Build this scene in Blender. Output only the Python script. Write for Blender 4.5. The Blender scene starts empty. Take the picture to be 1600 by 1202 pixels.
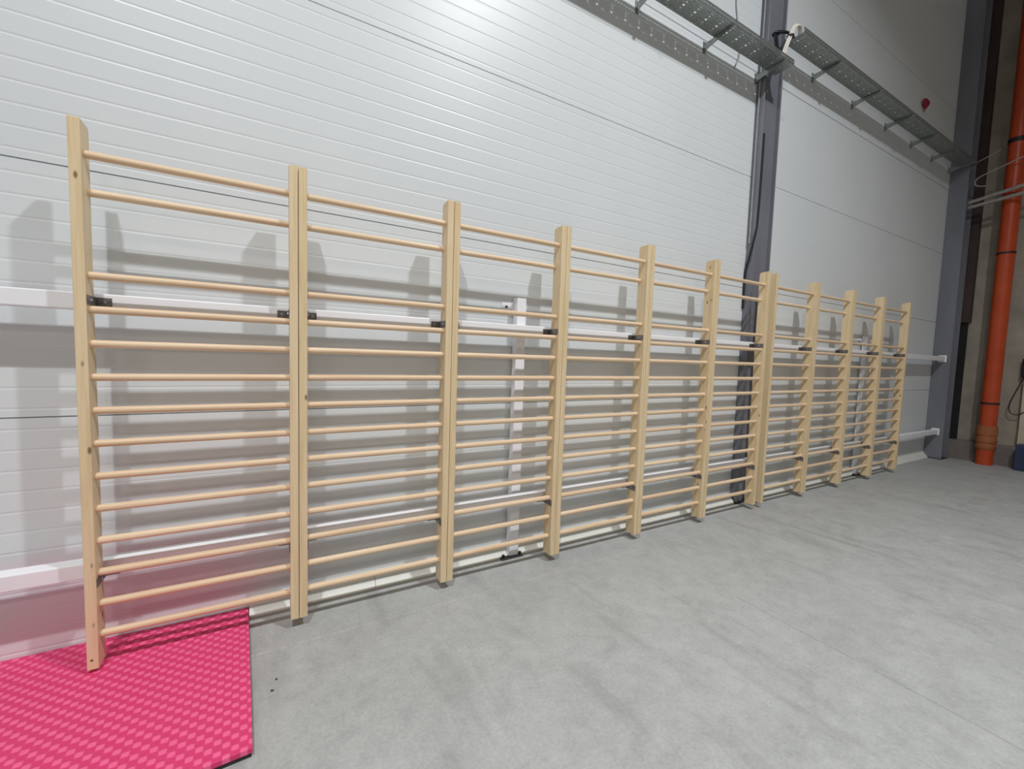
import bpy, bmesh, math, random
from mathutils import Vector, Matrix

random.seed(7)
S = bpy.context.scene
COL = S.collection

# ------------------------------------------------------------------ measures
PITCH, TH, DP = .8869, .042, .1003          # unit pitch, stile thickness, stile depth
GAP6 = .1008                                # wider gap before the seventh unit
Z0, Z1 = .0576, 2.5576                      # stile foot / head above the floor
WALL = .3002                                # inner face of the panel wall (y)
RUNGS = [2.418, 2.264, 1.890, 1.737, 1.583, 1.430, 1.276, 1.122, .968, .815, .661, .508, .356, .206]
JOINTS = [1.2202, 2.4275, 3.6234, 4.7117, 6.03, 7.25, 8.45]

# ------------------------------------------------------------------ helpers
def tag(o, label=None, cat=None, group=None, kind=None):
    if label: o['label'] = label
    if cat: o['category'] = cat
    if group: o['group'] = group
    if kind: o['kind'] = kind
    return o

def empty(name, loc=(0, 0, 0)):
    o = bpy.data.objects.new(name, None); o.empty_display_size = .05
    COL.objects.link(o); o.location = loc
    return o

def obj(name, bm, mat, parent=None, smooth=False, loc=None):
    me = bpy.data.meshes.new(name)
    bm.normal_update()
    if smooth:
        for f in bm.faces: f.smooth = True
        for e in bm.edges:
            if len(e.link_faces) == 2 and e.calc_face_angle(0) > .7: e.smooth = False
    bm.to_mesh(me); bm.free()
    me.materials.append(mat)
    o = bpy.data.objects.new(name, me); COL.objects.link(o)
    if parent: o.parent = parent
    if loc: o.location = loc
    return o

def box(bm, x0, x1, y0, y1, z0, z1, bev=0, seg=2):
    t = bmesh.new()
    m = Matrix.Translation(((x0+x1)/2, (y0+y1)/2, (z0+z1)/2)) @ Matrix.Diagonal((x1-x0, y1-y0, z1-z0, 1))
    bmesh.ops.create_cube(t, size=1, matrix=m)
    if bev: bmesh.ops.bevel(t, geom=t.edges[:], offset=bev, segments=seg, affect='EDGES', profile=.5)
    me = bpy.data.meshes.new('t'); t.to_mesh(me); t.free(); bm.from_mesh(me); bpy.data.meshes.remove(me)
    return bm

def prism(bm, pts, axis, a, b):
    """extrude a closed 2-D outline along an axis; pts are the two other coordinates in order"""
    def P(p, v):
        return {'x': (v, p[0], p[1]), 'y': (p[0], v, p[1]), 'z': (p[0], p[1], v)}[axis]
    A = [bm.verts.new(P(p, a)) for p in pts]; B = [bm.verts.new(P(p, b)) for p in pts]
    n = len(pts)
    bm.faces.new(A); bm.faces.new(B[::-1])
    for i in range(n): bm.faces.new((A[i], B[i], B[(i+1) % n], A[(i+1) % n]))
    bmesh.ops.recalc_face_normals(bm, faces=bm.faces[:])
    return bm

def tube(bm, pts, r, n=10, caps=True):
    pts = [Vector(p) for p in pts]; rings = []
    R = r if isinstance(r, (list, tuple)) else [r]*len(pts)
    up = None
    for i, p in enumerate(pts):
        d = (pts[min(i+1, len(pts)-1)] - pts[max(i-1, 0)]).normalized()
        if up is None:
            up = Vector((0, 0, 1)) if abs(d.z) < .9 else Vector((1, 0, 0))
        s = d.cross(up).normalized(); up = s.cross(d).normalized()
        rings.append([bm.verts.new(p + R[i]*(math.cos(2*math.pi*k/n)*s + math.sin(2*math.pi*k/n)*up)) for k in range(n)])
    for a, b in zip(rings, rings[1:]):
        for k in range(n): bm.faces.new((a[k], a[(k+1) % n], b[(k+1) % n], b[k]))
    if caps:
        bm.faces.new(rings[0][::-1]); bm.faces.new(rings[-1])
    bmesh.ops.recalc_face_normals(bm, faces=bm.faces[:])
    return bm

def spline(pts, n=8):
    """Catmull-Rom through the points"""
    P = [Vector(p) for p in pts]; P = [2*P[0]-P[1]] + P + [2*P[-1]-P[-2]]; o = []
    for i in range(1, len(P)-2):
        for k in range(n):
            t = k/n; a, b, c, d = P[i-1:i+3]
            o.append(.5*((2*b) + (c-a)*t + (2*a-5*b+4*c-d)*t*t + (3*b-a-3*c+d)*t**3))
    o.append(P[-2]); return o

# ------------------------------------------------------------------ materials
def lin(c): return tuple(((v/255)/12.92 if v/255 <= .04045 else ((v/255+.055)/1.055)**2.4) for v in c)

class M:
    def __init__(s, name, color=(200, 200, 200), rough=.5, metal=0, spec=.5):
        s.m = bpy.data.materials.new(name); s.m.use_nodes = True
        s.t = s.m.node_tree; s.b = s.t.nodes['Principled BSDF']
        s.b.inputs['Base Color'].default_value = (*lin(color), 1)
        s.b.inputs['Roughness'].default_value = rough; s.b.inputs['Metallic'].default_value = metal
        s.b.inputs['Specular IOR Level'].default_value = spec
    def n(s, typ, **kw):
        x = s.t.nodes.new(typ)
        for k, v in kw.items():
            if k in x.inputs: x.inputs[k].default_value = v
            else: setattr(x, k, v)
        return x
    def l(s, a, b): s.t.links.new(a, b)
    def coords(s, scale=(1, 1, 1), rnd=0, obj=True):
        tc = s.n('ShaderNodeTexCoord'); mp = s.n('ShaderNodeMapping'); mp.inputs['Scale'].default_value = scale
        s.l(tc.outputs['Object' if obj else 'Generated'], mp.inputs['Vector'])
        if rnd:
            oi = s.n('ShaderNodeObjectInfo'); mu = s.n('ShaderNodeMath', operation='MULTIPLY'); mu.inputs[1].default_value = rnd
            s.l(oi.outputs['Random'], mu.inputs[0]); cb = s.n('ShaderNodeCombineXYZ')
            for i in range(3): s.l(mu.outputs[0], cb.inputs[i])
            s.l(cb.outputs[0], mp.inputs['Location'])
        return mp.outputs['Vector']
    def ramp(s, fac, stops):
        r = s.n('ShaderNodeValToRGB'); e = r.color_ramp.elements
        while len(e) < len(stops): e.new(.5)
        for el, (p, c) in zip(e, stops):
            el.position = p; el.color = (*(lin(c) if max(c) > 1 else c), 1)
        s.l(fac, r.inputs['Fac']); return r.outputs['Color']
    def noise(s, vec, scale, detail=4, rough=.55, dist=0):
        x = s.n('ShaderNodeTexNoise', Scale=scale, Detail=detail, Roughness=rough, Distortion=dist)
        s.l(vec, x.inputs['Vector']); return x.outputs['Fac']
    def mix(s, fac, a, b, mode='MIX'):
        x = s.n('ShaderNodeMix', data_type='RGBA', blend_type=mode)
        for v, i in ((fac, 0), (a, 6), (b, 7)):
            if hasattr(v, 'links'): s.l(v, x.inputs[i])
            elif i == 0: x.inputs[0].default_value = v
            else: x.inputs[i].default_value = (*(lin(v) if max(v) > 1 else v), 1)
        return x.outputs[2]
    def math(s, op, a, b=0, c=0):
        x = s.n('ShaderNodeMath', operation=op)
        for i, v in enumerate((a, b, c)):
            if hasattr(v, 'links'): s.l(v, x.inputs[i])
            else: x.inputs[i].default_value = v
        return x.outputs[0]
    def color(s, c): s.l(c, s.b.inputs['Base Color'])
    def bump(s, h, strength=.2, dist=.01):
        x = s.n('ShaderNodeBump', Strength=strength, Distance=dist); s.l(h, x.inputs['Height']); s.l(x.outputs[0], s.b.inputs['Normal'])

def mottled(name, c0, c1, scale, rough=.5, metal=0, spec=.5, stretch=(1, 1, 1), bump=0):
    m = M(name, c0, rough, metal, spec); v = m.coords(stretch, 3)
    f = m.noise(v, scale); m.color(m.ramp(f, [(.3, c0), (.7, c1)]))
    if bump: m.bump(f, bump, .004)
    return m.m

def pine(name, axis, pale, mid, dark, knots=True):
    m = M(name, mid, .42, 0, .4)
    st = {'z': (26, 26, 1.1), 'x': (1.1, 26, 26)}[axis]
    v = m.coords(st, 37)
    f = m.noise(v, 2.2, 5, .6, .35)
    c = m.ramp(f, [(.28, dark), (.5, mid), (.72, pale)])
    big = m.noise(m.coords((2, 2, .8) if axis == 'z' else (.8, 2, 2), 91), 1.2, 2)
    c = m.mix(m.math('MULTIPLY', big, .55), c, pale)
    oi = m.n('ShaderNodeObjectInfo')
    c = m.mix(m.math('MULTIPLY', oi.outputs['Random'], .35), c, dark if axis == 'x' else pale)
    if knots:
        kv = m.n('ShaderNodeTexVoronoi', Scale=1.0, Randomness=1.0); m.l(m.coords((13, 13, 5.5), 53), kv.inputs['Vector'])
        sep = m.n('ShaderNodeSeparateColor'); m.l(kv.outputs['Color'], sep.inputs['Color'])
        pick = m.math('GREATER_THAN', sep.outputs[0], .74)
        core = m.n('ShaderNodeMapRange', interpolation_type='SMOOTHSTEP'); m.l(kv.outputs['Distance'], core.inputs[0])
        core.inputs[1].default_value = .05; core.inputs[2].default_value = .13; core.inputs[3].default_value = 1; core.inputs[4].default_value = 0
        c = m.mix(m.math('MULTIPLY', m.math('MULTIPLY', core.outputs[0], pick), .85), c, (112, 84, 52))
    m.color(c); m.bump(f, .06, .002)
    return m.m

def wall_mat():
    m = M('white_panel_paint', (222, 226, 228), .38, 0, .5)
    v = m.coords((1, 1, 1)); f = m.noise(v, .6, 3)
    m.color(m.ramp(f, [(.3, (218, 223, 226)), (.7, (226, 229, 230))]))
    g = m.noise(v, 90, 2); m.bump(g, .03, .002)
    return m.m

def floor_mat():
    m = M('polished_concrete', (168, 168, 166), .5, 0, .45)
    v = m.coords((1, 1, 1))
    big = m.noise(v, .9, 6, .62, .6); mid = m.noise(v, 3.4, 8, .66, .8); fine = m.noise(v, 60, 4, .7)
    c = m.ramp(big, [(.3, (164, 166, 164)), (.5, (179, 181, 179)), (.68, (190, 192, 189))])
    c = m.mix(.55, c, m.ramp(mid, [(.28, (138, 139, 138)), (.5, (168, 169, 168)), (.72, (186, 187, 184))]))
    blot = m.noise(v, 11, 6, .68, .4)
    c = m.mix(.30, c, m.ramp(blot, [(.34, (142, 143, 142)), (.5, (170, 171, 169)), (.68, (192, 193, 190))]))
    c = m.mix(.2, c, m.ramp(fine, [(.3, (110, 110, 108)), (.7, (205, 205, 202))]))
    st = m.noise(m.coords((2.6, .55, 1)), 1.6, 5, .6, .5)                  # long trowel / wheel streaks
    sm = m.n('ShaderNodeMapRange'); m.l(st, sm.inputs[0]); sm.inputs[1].default_value = .56; sm.inputs[2].default_value = .74
    c = m.mix(m.math('MULTIPLY', sm.outputs[0], .45), c, (128, 128, 126))
    # saw cut across the hall, and the pale scratch running along the bars
    sep = m.n('ShaderNodeSeparateXYZ'); m.l(v, sep.inputs[0])
    wob = m.math('MULTIPLY', m.math('SUBTRACT', mid, .5), .02)
    dx = m.math('ABSOLUTE', m.math('SUBTRACT', m.math('ADD', sep.outputs[0], wob), 3.50))
    cut = m.math('MULTIPLY', m.math('LESS_THAN', dx, .0035), m.math('GREATER_THAN', mid, .42))
    far = m.math('LESS_THAN', sep.outputs[1], -.95)
    c = m.mix(m.math('MULTIPLY', m.math('MULTIPLY', cut, far), .38), c, (92, 92, 92))
    dy = m.math('ABSOLUTE', m.math('SUBTRACT', m.math('ADD', sep.outputs[1], m.math('MULTIPLY', wob, .4)), -.135))
    scr = m.math('MULTIPLY', m.math('LESS_THAN', dy, .003), m.math('GREATER_THAN', fine, .47))
    c = m.mix(m.math('MULTIPLY', scr, .45), c, (212, 212, 208))
    m.color(c)
    m.l(m.ramp(mid, [(.3, (.42, .42, .42)), (.7, (.62, .62, .62))]), m.b.inputs['Roughness'])
    m.bump(m.mix(.5, mid, fine), .05, .004)
    return m.m

def mat_foam():
    m = M('pink_foam', (235, 70, 120), .62, 0, .35)
    v = m.coords((1, 1, 1)); v.node.inputs['Rotation'].default_value = (0, 0, math.radians(-3.3)); sep = m.n('ShaderNodeSeparateXYZ'); m.l(v, sep.inputs[0])
    k = math.pi/.029
    sx = m.math('SINE', m.math('MULTIPLY', sep.outputs[0], k)); sy = m.math('SINE', m.math('MULTIPLY', sep.outputs[1], k))
    pr = m.math('MULTIPLY', sx, sy)
    h = m.n('ShaderNodeMapRange', interpolation_type='SMOOTHSTEP'); m.l(pr, h.inputs[0]); h.inputs[1].default_value = -.10; h.inputs[2].default_value = .42
    pores = m.noise(v, 420, 2); big = m.noise(v, 2.4, 3)
    c = m.mix(h.outputs[0], (216, 60, 112), (246, 108, 154))
    c = m.mix(m.math('MULTIPLY', big, .28), c, (232, 70, 122))
    m.color(c); m.bump(m.math('ADD', h.outputs[0], m.math('MULTIPLY', pores, .12)), .55, .004)
    return m.m

WALLM, FLOORM, FOAM = wall_mat(), floor_mat(), mat_foam()
PINE = pine('pine_stile', 'z', (234, 214, 178), (224, 198, 156), (200, 166, 120))
BEECH = pine('beech_rung', 'x', (242, 218, 188), (230, 202, 168), (212, 176, 138), knots=False)
GAPSHADE = mottled('corner_gap_shade', (66, 52, 50), (78, 62, 58), 3, .7)  # dark colour standing in for shade in the corner gap
PLUGM = mottled('brown_plug', (112, 84, 60), (126, 96, 70), 40, .6)
FOAMDARK = mottled('black_foam', (40, 38, 44), (54, 52, 58), 30, .8)
WHITEST = mottled('white_steel_paint', (240, 241, 246), (246, 246, 250), 3, .34, 0, .5)
TRIMW = mottled('white_flashing', (226, 228, 222), (236, 236, 228), 4, .4)
GALV = mottled('galvanised_steel', (132, 138, 134), (168, 172, 168), 45, .42, .75, .5)
ZINC = mottled('zinc_bracket', (112, 110, 112), (150, 148, 148), 60, .45, .8, .5)
BOLTM = mottled('bolt_steel', (196, 196, 196), (220, 220, 220), 80, .3, .9)
COLM = mottled('grey_column_paint', (112, 113, 122), (128, 129, 136), 2.5, .4, 0, .45, (1, 1, .3))
DARKST = mottled('dark_base_steel', (58, 58, 62), (82, 82, 86), 30, .5, .5)
CONC = mottled('raw_concrete', (150, 142, 130), (176, 166, 152), 3, .85, 0, .3, (1, 1, 1), .3)
PLINTHM = mottled('plinth_concrete', (118, 110, 106), (140, 130, 124), 5, .9, 0, .3)
BLACKM = mottled('black_board', (22, 21, 24), (32, 30, 34), 6, .7)
ORANGE = mottled('orange_drain_plastic', (178, 64, 28), (192, 78, 36), 4, .35)
COUPM = mottled('brown_coupling', (146, 84, 48), (166, 100, 60), 8, .5)
CONDM = mottled('grey_conduit', (142, 134, 130), (164, 156, 150), 20, .45)
CABW = mottled('white_cable', (222, 214, 204), (236, 230, 222), 20, .5)
CABG = mottled('grey_cable', (140, 142, 146), (158, 160, 164), 20, .5)
CABB = mottled('black_cable', (24, 24, 28), (36, 36, 40), 20, .5)
REDM = mottled('dark_red_plastic', (134, 12, 34), (154, 20, 42), 10, .4)
PALEB = mottled('pale_board', (176, 168, 150), (196, 188, 170), 5, .6)
BLUEM = mottled('navy_plastic', (34, 46, 74), (46, 60, 90), 5, .5)
CEILM = mottled('ceiling_sheet', (206, 202, 196), (214, 210, 204), 1, .6)
HALLW = mottled('hall_paint', (168, 170, 172), (178, 180, 182), 1, .6)

# ------------------------------------------------------------------ the setting
def panel_wall(xa, xb, rib, label):
    pts = []
    zs = [0.0]
    feats = []
    base = [0.02] + JOINTS
    for j in JOINTS: feats.append((j, 'j'))
    for j in base:
        for k in range(12):
            z = j + .042 + .1*k
            if all(abs(z-q) > .03 for q in JOINTS) and .03 < z < 9.3: 
                nxt = min([q for q in JOINTS if q > j+.5] + [9.4])
                if z < nxt - .03: feats.append((z, 'g'))
    feats = sorted(set(feats))
    prof = [(WALL, 0.0)]
    for z, t in feats:
        if t == 'g': prof += [(WALL, z-.008), (WALL+rib, z-.0015), (WALL+rib, z+.0015), (WALL, z+.008)]
        elif z == JOINTS[3]: prof += [(WALL, z-.007), (WALL+.022, z-.006), (WALL+.022, z+.006), (WALL, z+.007)]
        else: prof += [(WALL, z-.0035), (WALL+.014, z-.0025), (WALL+.014, z+.0025), (WALL, z+.0035)]
    prof += [(WALL, 9.5), (WALL+.12, 9.5), (WALL+.12, 0.0)]
    bm = bmesh.new()
    A = [bm.verts.new((xa, y, z)) for y, z in prof]; B = [bm.verts.new((xb, y, z)) for y, z in prof]
    for i in range(len(prof)):
        j = (i+1) % len(prof); bm.faces.new((A[i], B[i], B[j], A[j]))
    bmesh.ops.recalc_face_normals(bm, faces=bm.faces[:])
    return tag(obj('wall_left', bm, WALLM), label, kind='structure')

panel_wall(-9.0, 5.48, .0012, 'white finely ribbed panel wall left of the steel column')
panel_wall(5.48, 11.6, .0004, 'white nearly smooth panel wall right of the steel column')
def slab(name, b, m, label): return tag(obj(name, box(bmesh.new(), *b), m), label, kind='structure')
slab('floor', (-9, 11.8, -15, .42, -.2, 0), FLOORM, 'grey polished concrete floor')
slab('wall_end', (11.6, 11.8, -15, .42, 0, 9.5), CONC, 'dim concrete end wall of the hall')
slab('wall_back', (-9, 11.8, -15.2, -15, 0, 9.5), HALLW, 'wall behind the camera')
slab('wall_side', (-9.2, -9, -15.2, .42, 0, 9.5), HALLW, 'wall left of the camera')
slab('ceiling', (-9.2, 11.8, -15.2, .42, 9.5, 9.7), CEILM, 'hall ceiling')
slab('trim_1', (11.44, 11.6, -15, .30, 0, .34), PLINTHM, 'low concrete plinth along the end wall')
def flashing(x0, x1):
    bm = prism(bmesh.new(), [(WALL, 0), (WALL, .092), (WALL-.004, .094), (.226, .006), (.226, 0)], 'x', x0, x1)
    return tag(obj('baseboard_left', bm, TRIMW), 'white sloping base flashing at the foot of the panel wall', kind='structure')
slab('shade_strip', (11.47, 11.6, -.01, .30, 2.44, 9.5), GAPSHADE, 'dark strip added as shade in the corner gap above the black board')  # added strip, its dark colour imitates the shaded gap beside the column
flashing(.633, 1.3555); flashing(1.3585, 5.30); flashing(5.68, 11.02)

# ------------------------------------------------------------------ steel columns
def column(name, x0, x1, y0, y1, label, turned):
    """H section: flanges parallel to the wall, or (turned) facing along it"""
    root = empty(name, ((x0+x1)/2, (y0+y1)/2, 0)); cx, cy = root.location.x, root.location.y
    w, d = (x1-x0)/2, (y1-y0)/2; t = .014
    for s in (-1, 1):
        b = (-w, w, s*d - (t if s > 0 else 0), s*d + (0 if s > 0 else t), 0, 9.5) if not turned else \
            (s*w - (t if s > 0 else 0), s*w + (0 if s > 0 else t), -d, d, 0, 9.5)
        obj('flange', box(bmesh.new(), *b, .002, 1), COLM, root)
    b = (-.005, .005, -d+t, d-t, 0, 9.5) if not turned else (-w+t, w-t, -.005, .005, 0, 9.5)
    obj('web', box(bmesh.new(), *b), COLM, root)
    obj('base_plate', box(bmesh.new(), -w-.03, w+.03, -d-.01, d-.002, 0, .012), DARKST, root)
    return tag(root, label, 'column')
column('steel_column', 5.325, 5.645, .211, .298, 'grey steel column on the wall behind the sixth wall bars', True)
column('steel_column', 11.03, 11.33, .06, .298, 'grey steel column in the far right corner where white rails end', True)

# ------------------------------------------------------------------ white rails and uprights
def rail(z0, z1, label):
    root = empty('mounting_rail', (0, .167, (z0+z1)/2)); h = (z1-z0)/2
    obj('tube', box(bmesh.new(), -4.0, 11.015, -.04, .04, -h, h, .006, 2), WHITEST, root)
    obj('end_plate', box(bmesh.new(), 11.015, 11.0285, -.055, .05, -h-.02, h+.02, .002, 1), WHITEST, root)
    return tag(root, label, 'rail')
rail(1.740, 1.820, 'upper white square steel rail running behind the wall bars')
rail(.447, .525, 'lower white square steel rail running behind the wall bars')
def upright(x1, label):
    root = empty('support_post', (x1-.04, .239, 0))
    obj('tube', box(bmesh.new(), -.04, .04, -.03, .03, .012, 2.03, .005, 2), WHITEST, root)
    bp = obj('base_plate', box(bmesh.new(), -.115, .075, -.05, .05, 0, .012, .002, 1), DARKST, root)
    for sx in (-.09, .058):
        bm = tube(bmesh.new(), [(sx, -.02, .012), (sx, -.02, .03)], .012, 6); obj('bolt', bm, DARKST, bp)
    wb = bmesh.new(); box(wb, -.125, -.04, .056, .061, 1.925, 2.0, .002, 1); box(wb, -.045, -.04, .026, .061, 1.925, 2.0, .002, 1)
    b = obj('wall_bracket', wb, WHITEST, root)
    obj('bolt', tube(bmesh.new(), [(-.09, .057, 1.963), (-.09, .046, 1.963)], .011, 8), ZINC, b)
    return tag(root, label, 'post')
upright(2.455, 'white square steel post behind the third wall bars from the left')
upright(8.277, 'white square steel post behind the ninth wall bars, near the right end')

# ------------------------------------------------------------------ wall bars
def stile_bm():
    out = [(0, Z0), (DP, Z0)]
    r = .022
    for k in range(7):
        a = k/6*math.pi/2; out.append((DP-r+r*math.cos(a), Z1-.004-r+r*math.sin(a)))
    out += [(0, Z1)]
    bm = prism(bmesh.new(), out, 'x', 0, TH)
    long_e = [e for e in bm.edges if e.calc_length() > .02]
    bmesh.ops.bevel(bm, geom=long_e, offset=.0028, segments=2, affect='EDGES', profile=.5)
    return bm

def bracket(parent, x, s, z):
    """angle bracket: leg along the stile's inner side, plate on the rail front. s=+1 right of x, -1 left"""
    bm = bmesh.new()
    def bx(a, b, *r): box(bm, min(x+s*a, x+s*b), max(x+s*a, x+s*b), *r, .0012, 1)
    bx(0, .004, .008, .1265, z, z+.042)
    bx(0, .056, .1225, .1265, z, z+.042)
    o = obj('bracket', bm, ZINC, parent); o['label'] = 'zinc angle bracket'
    obj('bolt', tube(bmesh.new(), [(x+s*.034, .1225, z+.022), (x+s*.034, .1175, z+.022)], .0065, 8), BOLTM, o)
    obj('bolt', tube(bmesh.new(), [(x+s*.004, .05, z+.021), (x+s*.009, .05, z+.021)], .0065, 8), BOLTM, o)

def make_bars():
    root = empty('wall_bars', (0, 0, 0))
    W = PITCH - .003
    st = stile_bm(); a = obj('stile', st, PINE, root)
    b = a.copy(); COL.objects.link(b); b.parent = root; b.location.x = W - TH
    rb = tube(bmesh.new(), [(-(W-2*TH)/2-.006, 0, 0), ((W-2*TH)/2+.006, 0, 0)], .0175, 16)
    r0 = obj('rung', rb, BEECH, root, smooth=True)
    for i, z in enumerate(RUNGS):
        r = r0 if i == 0 else r0.copy()
        if i: COL.objects.link(r); r.parent = root
        r.location = (W/2, .078 if i == 1 else .040, z)
    for z in (1.759, .448):
        bracket(root, TH, 1, z); bracket(root, W-TH, -1, z)
    return root

def copy_tree(o, parent=None):
    c = o.copy(); COL.objects.link(c); c.parent = parent
    for ch in list(o.children): copy_tree(ch, c)
    return c

LABELS = [
 'leftmost pine wall bars, standing over the pink mat',
 'second pine wall bars from the left, just right of the pink mat',
 'third pine wall bars from the left, white steel post behind its rungs',
 'fourth pine wall bars from the left, next after those with the white post',
 'fifth pine wall bars from the left, left neighbour of those before the column',
 'sixth pine wall bars from the left, grey steel column behind its rungs',
 'seventh pine wall bars from the left, just right of the wide gap',
 'eighth pine wall bars from the left, third from the right end',
 'ninth pine wall bars from the left, second from the right end',
 'rightmost pine wall bars at the far end of the row']
proto = make_bars()
for i in range(10):
    o = proto if i == 0 else copy_tree(proto)
    o.location.x = i*PITCH + (GAP6 if i >= 6 else 0)
    tag(o, LABELS[i], 'wall bars', 'pine wall bars in a row along the wall')
obj('screw_plug', tube(bmesh.new(), [(.018, .003, Z0+.047), (.018, -.0006, Z0+.047)], .0055, 12), PLUGM, proto)

# ------------------------------------------------------------------ floor mat
mroot = empty('exercise_mat', (-.2, -.25, 0))
OUT = [(.686, -.772), (.627, .284), (0, .2975), (-.52, .2985), (-.52, -.841)]
def mat_layer(z0, z1, inset, bev):
    pts = [(x+.2-(inset if x > 0 else 0), y+.25+(inset if y < 0 else -inset)) for x, y in OUT]
    bm = prism(bmesh.new(), pts, 'z', z0, z1)
    if bev: bmesh.ops.bevel(bm, geom=[e for e in bm.edges if all(v.co.z > z1-.001 for v in e.verts)], offset=bev, segments=3, affect='EDGES', profile=.5)
    return bm
t = obj('top_layer', mat_layer(.019, .040, 0, .003), FOAM, mroot); t['label'] = 'pink textured foam layer'
t = obj('bottom_layer', mat_layer(0, .019, .004, 0), FOAMDARK, mroot); t['label'] = 'black foam underside'
tag(mroot, 'pink textured foam mat on the floor under the leftmost wall bars', 'mat')

# ------------------------------------------------------------------ cable trays
def perf(length, rows):
    """sheet in (x along, y across) with punched holes; rows = (width, cell, hole_len, hole_w, round?)"""
    bm = bmesh.new(); y = 0
    def F(*p): bm.faces.new([bm.verts.new((a, b, 0)) for a, b in p])
    for (w, cell, hl, hw, rnd) in rows:
        if not hl:
            F((0, y), (length, y), (length, y+w), (0, y+w)); y += w; continue
        n = int(length/cell); c = length/n
        for i in range(n):
            x0, x1, y0, y1 = i*c, (i+1)*c, y, y+w; cx, cy = (x0+x1)/2, y+w/2
            outer = [(x0, y0), (cx, y0), (x1, y0), (x1, cy), (x1, y1), (cx, y1), (x0, y1), (x0, cy)]
            k = .7071 if rnd else .92
            inner = [(cx-hl/2*k, cy-hw/2*k), (cx, cy-hw/2), (cx+hl/2*k, cy-hw/2*k), (cx+hl/2, cy),
                     (cx+hl/2*k, cy+hw/2*k), (cx, cy+hw/2), (cx-hl/2*k, cy+hw/2*k), (cx-hl/2, cy)]
            for q in range(8):
                r = (q+1) % 8; F(outer[q], outer[r], inner[r], inner[q])
        y += w
    bmesh.ops.remove_doubles(bm, verts=bm.verts[:], dist=1e-5)
    return bm

def solid(o):
    md = o.modifiers.new('thickness', 'SOLIDIFY'); md.thickness = .0012; md.offset = 0
    return o

def tray(x0, x1, y0, y1, z, label):
    root = empty('cable_tray', (x0, y0, z)); L = x1-x0; w = y1-y0; e = (w-.19)/2
    rows = [(.012+e, 0, 0, 0, 0), (.012, .03, .013, .004, 0), (.030, .15, .034, .004, 0), (.024, .15, .013, .013, 1), (.012, 0, 0, 0, 0),
            (.026, .15, .027, .019, 1), (.012, 0, 0, 0, 0), (.020, .15, .012, .010, 1), (.030, .15, .034, .004, 0), (.012, .03, .013, .004, 0), (.012+e, 0, 0, 0, 0)]
    e2 = (w - sum(r[0] for r in rows))/2; rows[0] = (rows[0][0]+e2,)+rows[0][1:]; rows[-1] = (rows[-1][0]+e2,)+rows[-1][1:]
    solid(obj('base_plate', perf(L, rows), GALV, root))
    for yy in (0, w):
        r = solid(obj('side_rim', perf(L, [(.016, 0, 0, 0, 0), (.016, .03, .016, .007, 0), (.018, 0, 0, 0, 0)]), GALV, root))
        r.rotation_euler = (math.pi/2, 0, 0); r.location = (0, yy, 0)
        lip = obj('rim_lip', box(bmesh.new(), 0, L, -.001, .009, .0488, .0502), GALV, r)
        lip.rotation_euler = (-math.pi/2, 0, 0)
    return tag(root, label, 'cable tray', 'perforated cable trays on the wall')
tray(2.0, 5.455, .0, .192, 4.672, 'lower perforated metal cable tray, left of and crossing the steel column')
tray(5.60, 11.12, .0, .196, 5.055, 'higher perforated metal cable tray running right from the steel column')

def tray_bracket(x, z, label, yr=.3):
    root = empty('tray_bracket', (x, yr, z))
    pts = [(0, 0), (-.32, 0), (-.32, -.016), (0, -.072)]
    obj('arm', prism(bmesh.new(), pts, 'x', -.002, .002), GALV, root)
    obj('arm_flange', box(bmesh.new(), -.002, .03, -.32, 0, -.0025, -.0002), GALV, root)
    obj('wall_plate', box(bmesh.new(), -.018, .018, -.006, -.0003, -.085, .02), GALV, root)
    return tag(root, label, 'bracket', 'cantilever brackets under the cable trays')
for x, l in ((2.62, 'cantilever bracket under the lower tray, mostly above the picture edge'), (3.525, 'galvanised cantilever bracket under the lower cable tray, nearest the top edge'),
             (4.43, 'galvanised cantilever bracket in the middle of the lower cable tray'),
             (5.285, 'galvanised cantilever bracket under the lower cable tray, beside the column')):
    if x > 3: tray_bracket(x, 4.671, l)
for x, l in ((6.40, 'first galvanised bracket right of the column under the higher tray'), (7.405, 'second galvanised bracket right of the column under the higher tray'),
             (8.40, 'third galvanised bracket right of the column under the higher tray'), (9.31, 'fourth galvanised bracket right of the column under the higher tray'),
             (10.15, 'fifth galvanised bracket right of the column under the higher tray'), (10.93, 'last galvanised bracket under the higher tray, beside the corner column')):
    tray_bracket(x, 5.054, l)

# ------------------------------------------------------------------ cables and small things
def cable(name, pts, r, m, label, cat='cable', n=8):
    return tag(obj(name, tube(bmesh.new(), spline(pts), r, n), m, smooth=True), label, cat)
def bundle(name, pts, k, spread, r, m, label):
    """several wires tied together"""
    root = empty(name, pts[0])
    for i in range(k):
        a = 2*math.pi*i/k; off = Vector((spread*math.cos(a), spread*math.sin(a)*.6, spread*math.sin(a)*.5))
        obj('wire', tube(bmesh.new(), [Vector(p)-Vector(pts[0])+off for p in spline(pts)], r, 7), m, root, smooth=True)
    mid = Vector(spline(pts)[len(spline(pts))//2]) - Vector(pts[0])
    obj('tie', tube(bmesh.new(), [mid+Vector((0, 0, -.006)), mid+Vector((0, 0, .006))], spread*1.5+r, 10), CABB, root)
    return tag(root, label, 'cable')
bundle('cable_bundle', [(5.66, .07, 5.085), (5.60, .05, 5.14), (5.51, .05, 5.10), (5.44, .05, 4.98), (5.395, .06, 4.87), (5.36, .08, 4.76), (5.25, .09, 4.712)], 4, .016, .011, CABW,
       'white cable bundle dropping from the higher tray to the lower tray')
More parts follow.
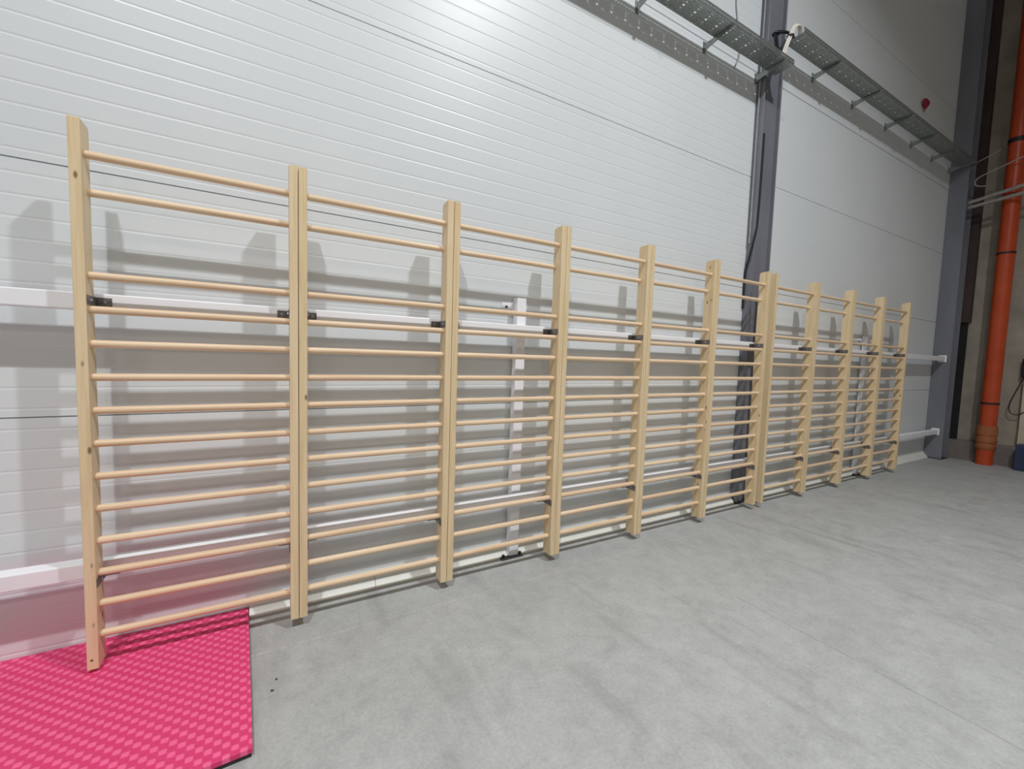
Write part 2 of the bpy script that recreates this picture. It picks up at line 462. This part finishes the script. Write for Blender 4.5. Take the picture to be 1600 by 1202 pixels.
bundle('cable_bundle', [(5.66, .135, 5.09), (5.56, .135, 5.11), (5.42, .14, 5.07), (5.34, .14, 5.02), (5.38, .15, 4.92), (5.42, .15, 4.80), (5.38, .15, 4.70)], 4, .018, .011, CABB,
       'black cable bundle looping in front of the steel column between the trays')
cable('wall_cable', [(4.86, .29, 5.6), (4.87, .292, 5.26), (4.90, .292, 5.11), (4.96, .285, 4.86), (4.955, .28, 4.74), (4.90, .29, 4.61)], .006, CABG, 'thin grey cable hanging on the wall behind the lower tray')
cable('column_cable', [(5.352, .202, 4.05), (5.350, .200, 3.84), (5.346, .200, 3.44), (5.336, .202, 3.10), (5.318, .212, 2.95), (5.312, .25, 2.75), (5.312, .288, 2.56), (5.312, .288, 2.2)], .011, CABB, 'dark cable clipped down the steel column behind the wall bars')
cable('column_conduit', [(5.313, .262, 6.5), (5.313, .262, 5.5), (5.313, .262, 4.5), (5.313, .262, 3.2), (5.313, .262, 2.9)], .009, CABG, 'pale thin conduit along the left side of the steel column')

proot = empty('drain_pipe', (11.31, -.395, 0))
obj('pipe', tube(bmesh.new(), [(0, 0, 0), (0, 0, 9.45)], .105, 32), ORANGE, proot, smooth=True)
prof = [(.26, .112), (.29, .128), (.33, .128), (.34, .118), (.38, .118), (.39, .128), (.44, .128), (.45, .118), (.50, .118), (.51, .128), (.57, .128), (.60, .124), (.66, .124), (.67, .108)]
cp = obj('coupling', tube(bmesh.new(), [(0, 0, z) for z, r in prof], [r for z, r in prof], 32), COUPM, proot, smooth=True); cp['label'] = 'brown ribbed coupling'
for z, h in ((1.03, .03), (3.52, .03), (5.30, .07)):
    c = obj('pipe_clamp', tube(bmesh.new(), [(0, 0, z), (0, 0, z+h)], .112, 32), CABB, proot, smooth=True); c['label'] = 'black pipe clamp'
    obj('clamp_stud', tube(bmesh.new(), [(.1, 0, z+h/2), (.27, 0, z+h/2)], .008, 8), CABB, c)
tag(proot, 'tall orange plastic drain pipe in the dim right corner', 'pipe')

def conduit(a, b, label):
    return tag(obj('conduit', tube(bmesh.new(), [a, b], .028, 14), CONDM, smooth=True), label, 'conduit', 'conduits crossing the orange pipe')
conduit((11.10, .054, 4.435), (11.10, -6.0, 5.488), 'upper of two grey conduits crossing the orange pipe')
conduit((11.10, .054, 4.354), (11.10, -6.0, 4.992), 'lower of two grey conduits crossing the orange pipe')
cable('loose_cable', [(11.1, -4.5, 6.2), (11.1, -2.5, 5.6), (11.1, -.75, 5.06), (11.1, -.45, 4.97), (11.1, -.28, 4.91), (11.1, -.12, 4.86), (11.1, -.02, 4.81), (11.1, -.0, 4.73), (11.1, -.05, 4.68), (11.1, -.14, 4.66)], .011, CONDM, 'grey cable curling out of the tray end in front of the orange pipe')
cable('loose_cable', [(11.12, .06, 5.08), (11.13, -.05, 5.12), (11.14, -.16, 5.17), (11.16, -.25, 5.22)], .008, CABG, 'thin grey cable rising from the tray end to the orange pipe')

bm = bmesh.new(); box(bm, 11.52, 11.56, .015, .28, .342, 2.42, .004, 1)
tag(obj('board', bm, BLACKM), 'tall black board on the plinth between corner column and orange pipe', 'board')
bm = bmesh.new(); box(bm, 11.50, 11.598, -.86, -.70, .342, 1.46, .006, 1)
tag(obj('panel', bm, PALEB), 'pale narrow upright panel at the right edge, below the black box', 'panel')
bx_ = empty('switch_box', (11.55, -.75, 1.50))
obj('body', box(bmesh.new(), -.05, .048, -.10, .085, 0, .31, .006, 2), BLACKM, bx_)
obj('lid', box(bmesh.new(), -.058, -.05, -.09, .075, .01, .30, .003, 1), BLACKM, bx_)
tag(bx_, 'black box fixed to the end wall right of the orange pipe', 'box')
cable('loose_cable', [(11.49, -.70, 1.50), (11.49, -.665, 1.38), (11.49, -.60, 1.15), (11.49, -.575, 1.0), (11.49, -.60, .90), (11.49, -.68, .88), (11.49, -.74, .93)], .008, CABB, 'black cable looping below the black box on the end wall')
bm = bmesh.new(); box(bm, 11.20, 11.42, -1.0, -.745, 0, .42, .012, 2)
tag(obj('crate', bm, BLUEM), 'dark blue crate on the floor at the right edge of the picture', 'crate')

# small red heart-like ornament above the higher tray
def heart_bm():
    bm = bmesh.new(); n, m = 28, 6; rings = []
    for j in range(-m, m+1):
        v = j/m; sc = math.sqrt(max(0, 1-v*v)); ring = []
        for i in range(n):
            a = 2*math.pi*i/n
            x = 16*math.sin(a)**3/17; z = (13*math.cos(a)-5*math.cos(2*a)-2*math.cos(3*a)-math.cos(4*a))/17
            ring.append(bm.verts.new((x*.10*max(sc, .02), v*.035, z*.085*max(sc, .02))))
        rings.append(ring)
    for a, b in zip(rings, rings[1:]):
        for k in range(n): bm.faces.new((a[k], a[(k+1) % n], b[(k+1) % n], b[k]))
    bm.faces.new(rings[0]); bm.faces.new(rings[-1][::-1])
    bmesh.ops.recalc_face_normals(bm, faces=bm.faces[:]); return bm
hr = empty('heart', (9.62, .258, 5.71))
obj('body', heart_bm(), REDM, hr, smooth=True)
obj('tail', tube(bmesh.new(), spline([(0, 0, -.07), (-.012, .006, -.095), (-.02, .012, -.115)]), .008, 7), REDM, hr, smooth=True)
tag(hr, 'small dark red heart-shaped ornament on the wall above the higher cable tray', 'ornament')

# crumbs on the concrete beside the mat
for i, (x, y) in enumerate([(.769, -.371), (.751, -.44)]):
    bm = bmesh.new(); bmesh.ops.create_icosphere(bm, subdivisions=1, radius=.006, matrix=Matrix.Diagonal((1.3, .9, .6, 1)))
    for v in bm.verts: v.co *= random.uniform(.7, 1.2)
    zmin = min(v.co.z for v in bm.verts)
    tag(obj('grit', bm, FOAMDARK, loc=(x, y, -zmin)), ['upper of two dark crumbs on the floor right of the pink mat', 'lower of two dark crumbs on the floor right of the pink mat'][i], 'crumb', 'dark crumbs beside the mat')

# ------------------------------------------------------------------ light
def lamp(name, loc, power, size=.26, color=(.945, .975, 1)):
    d = bpy.data.lights.new(name, 'AREA'); d.shape = 'DISK'; d.size = size; d.energy = power; d.color = color; d.spread = math.radians(146)
    o = bpy.data.objects.new(name, d); COL.objects.link(o); o.location = loc
    return o
lamp('hall_or_fill_lamp', (3.896, -3.964, 8.377), 1060)
lamp('hall_or_fill_lamp', (-.895, -4.379, 9.15), 1080)
lamp('hall_or_fill_lamp', (-5.7, -4.4, 9.15), 110, .26, (1, .9, .8))  # unseen weak lamp, added as fill from the left
for x in (-5.5, -.9): lamp('hall_or_fill_lamp', (x, -11.5, 9.15), 620, 1.2, (1, .87, .74))  # unseen back row, added for soft warm ambient fill
w = bpy.data.worlds.new('World'); S.world = w; w.use_nodes = True
w.node_tree.nodes['Background'].inputs[0].default_value = (.02, .02, .02, 1)

# ------------------------------------------------------------------ camera
yaw, pitch, roll, f = .5166, -.0666, .0313, 659.0764
fw = Vector((math.sin(yaw)*math.cos(pitch), math.cos(yaw)*math.cos(pitch), math.sin(pitch)))
r0 = Vector((math.cos(yaw), -math.sin(yaw), 0)); u0 = r0.cross(fw)
r = math.cos(roll)*r0 + math.sin(roll)*u0; u = -math.sin(roll)*r0 + math.cos(roll)*u0
cd = bpy.data.cameras.new('camera'); cam = bpy.data.objects.new('camera', cd); COL.objects.link(cam)
cd.sensor_fit = 'HORIZONTAL'; cd.sensor_width = 36; cd.lens = f/1600*36; cd.clip_start = .02; cd.clip_end = 100
mw = Matrix.Identity(4)
for i in range(3): mw[i][0], mw[i][1], mw[i][2] = r[i], u[i], -fw[i]
mw[0][3], mw[1][3], mw[2][3] = .7631, -2.5837, 1.5854
cam.matrix_world = mw
S.camera = cam
vs = S.view_settings; vs.view_transform = 'Standard'; vs.look = 'None'; vs.gamma = 1; vs.use_curve_mapping = False; vs.exposure = -1.84
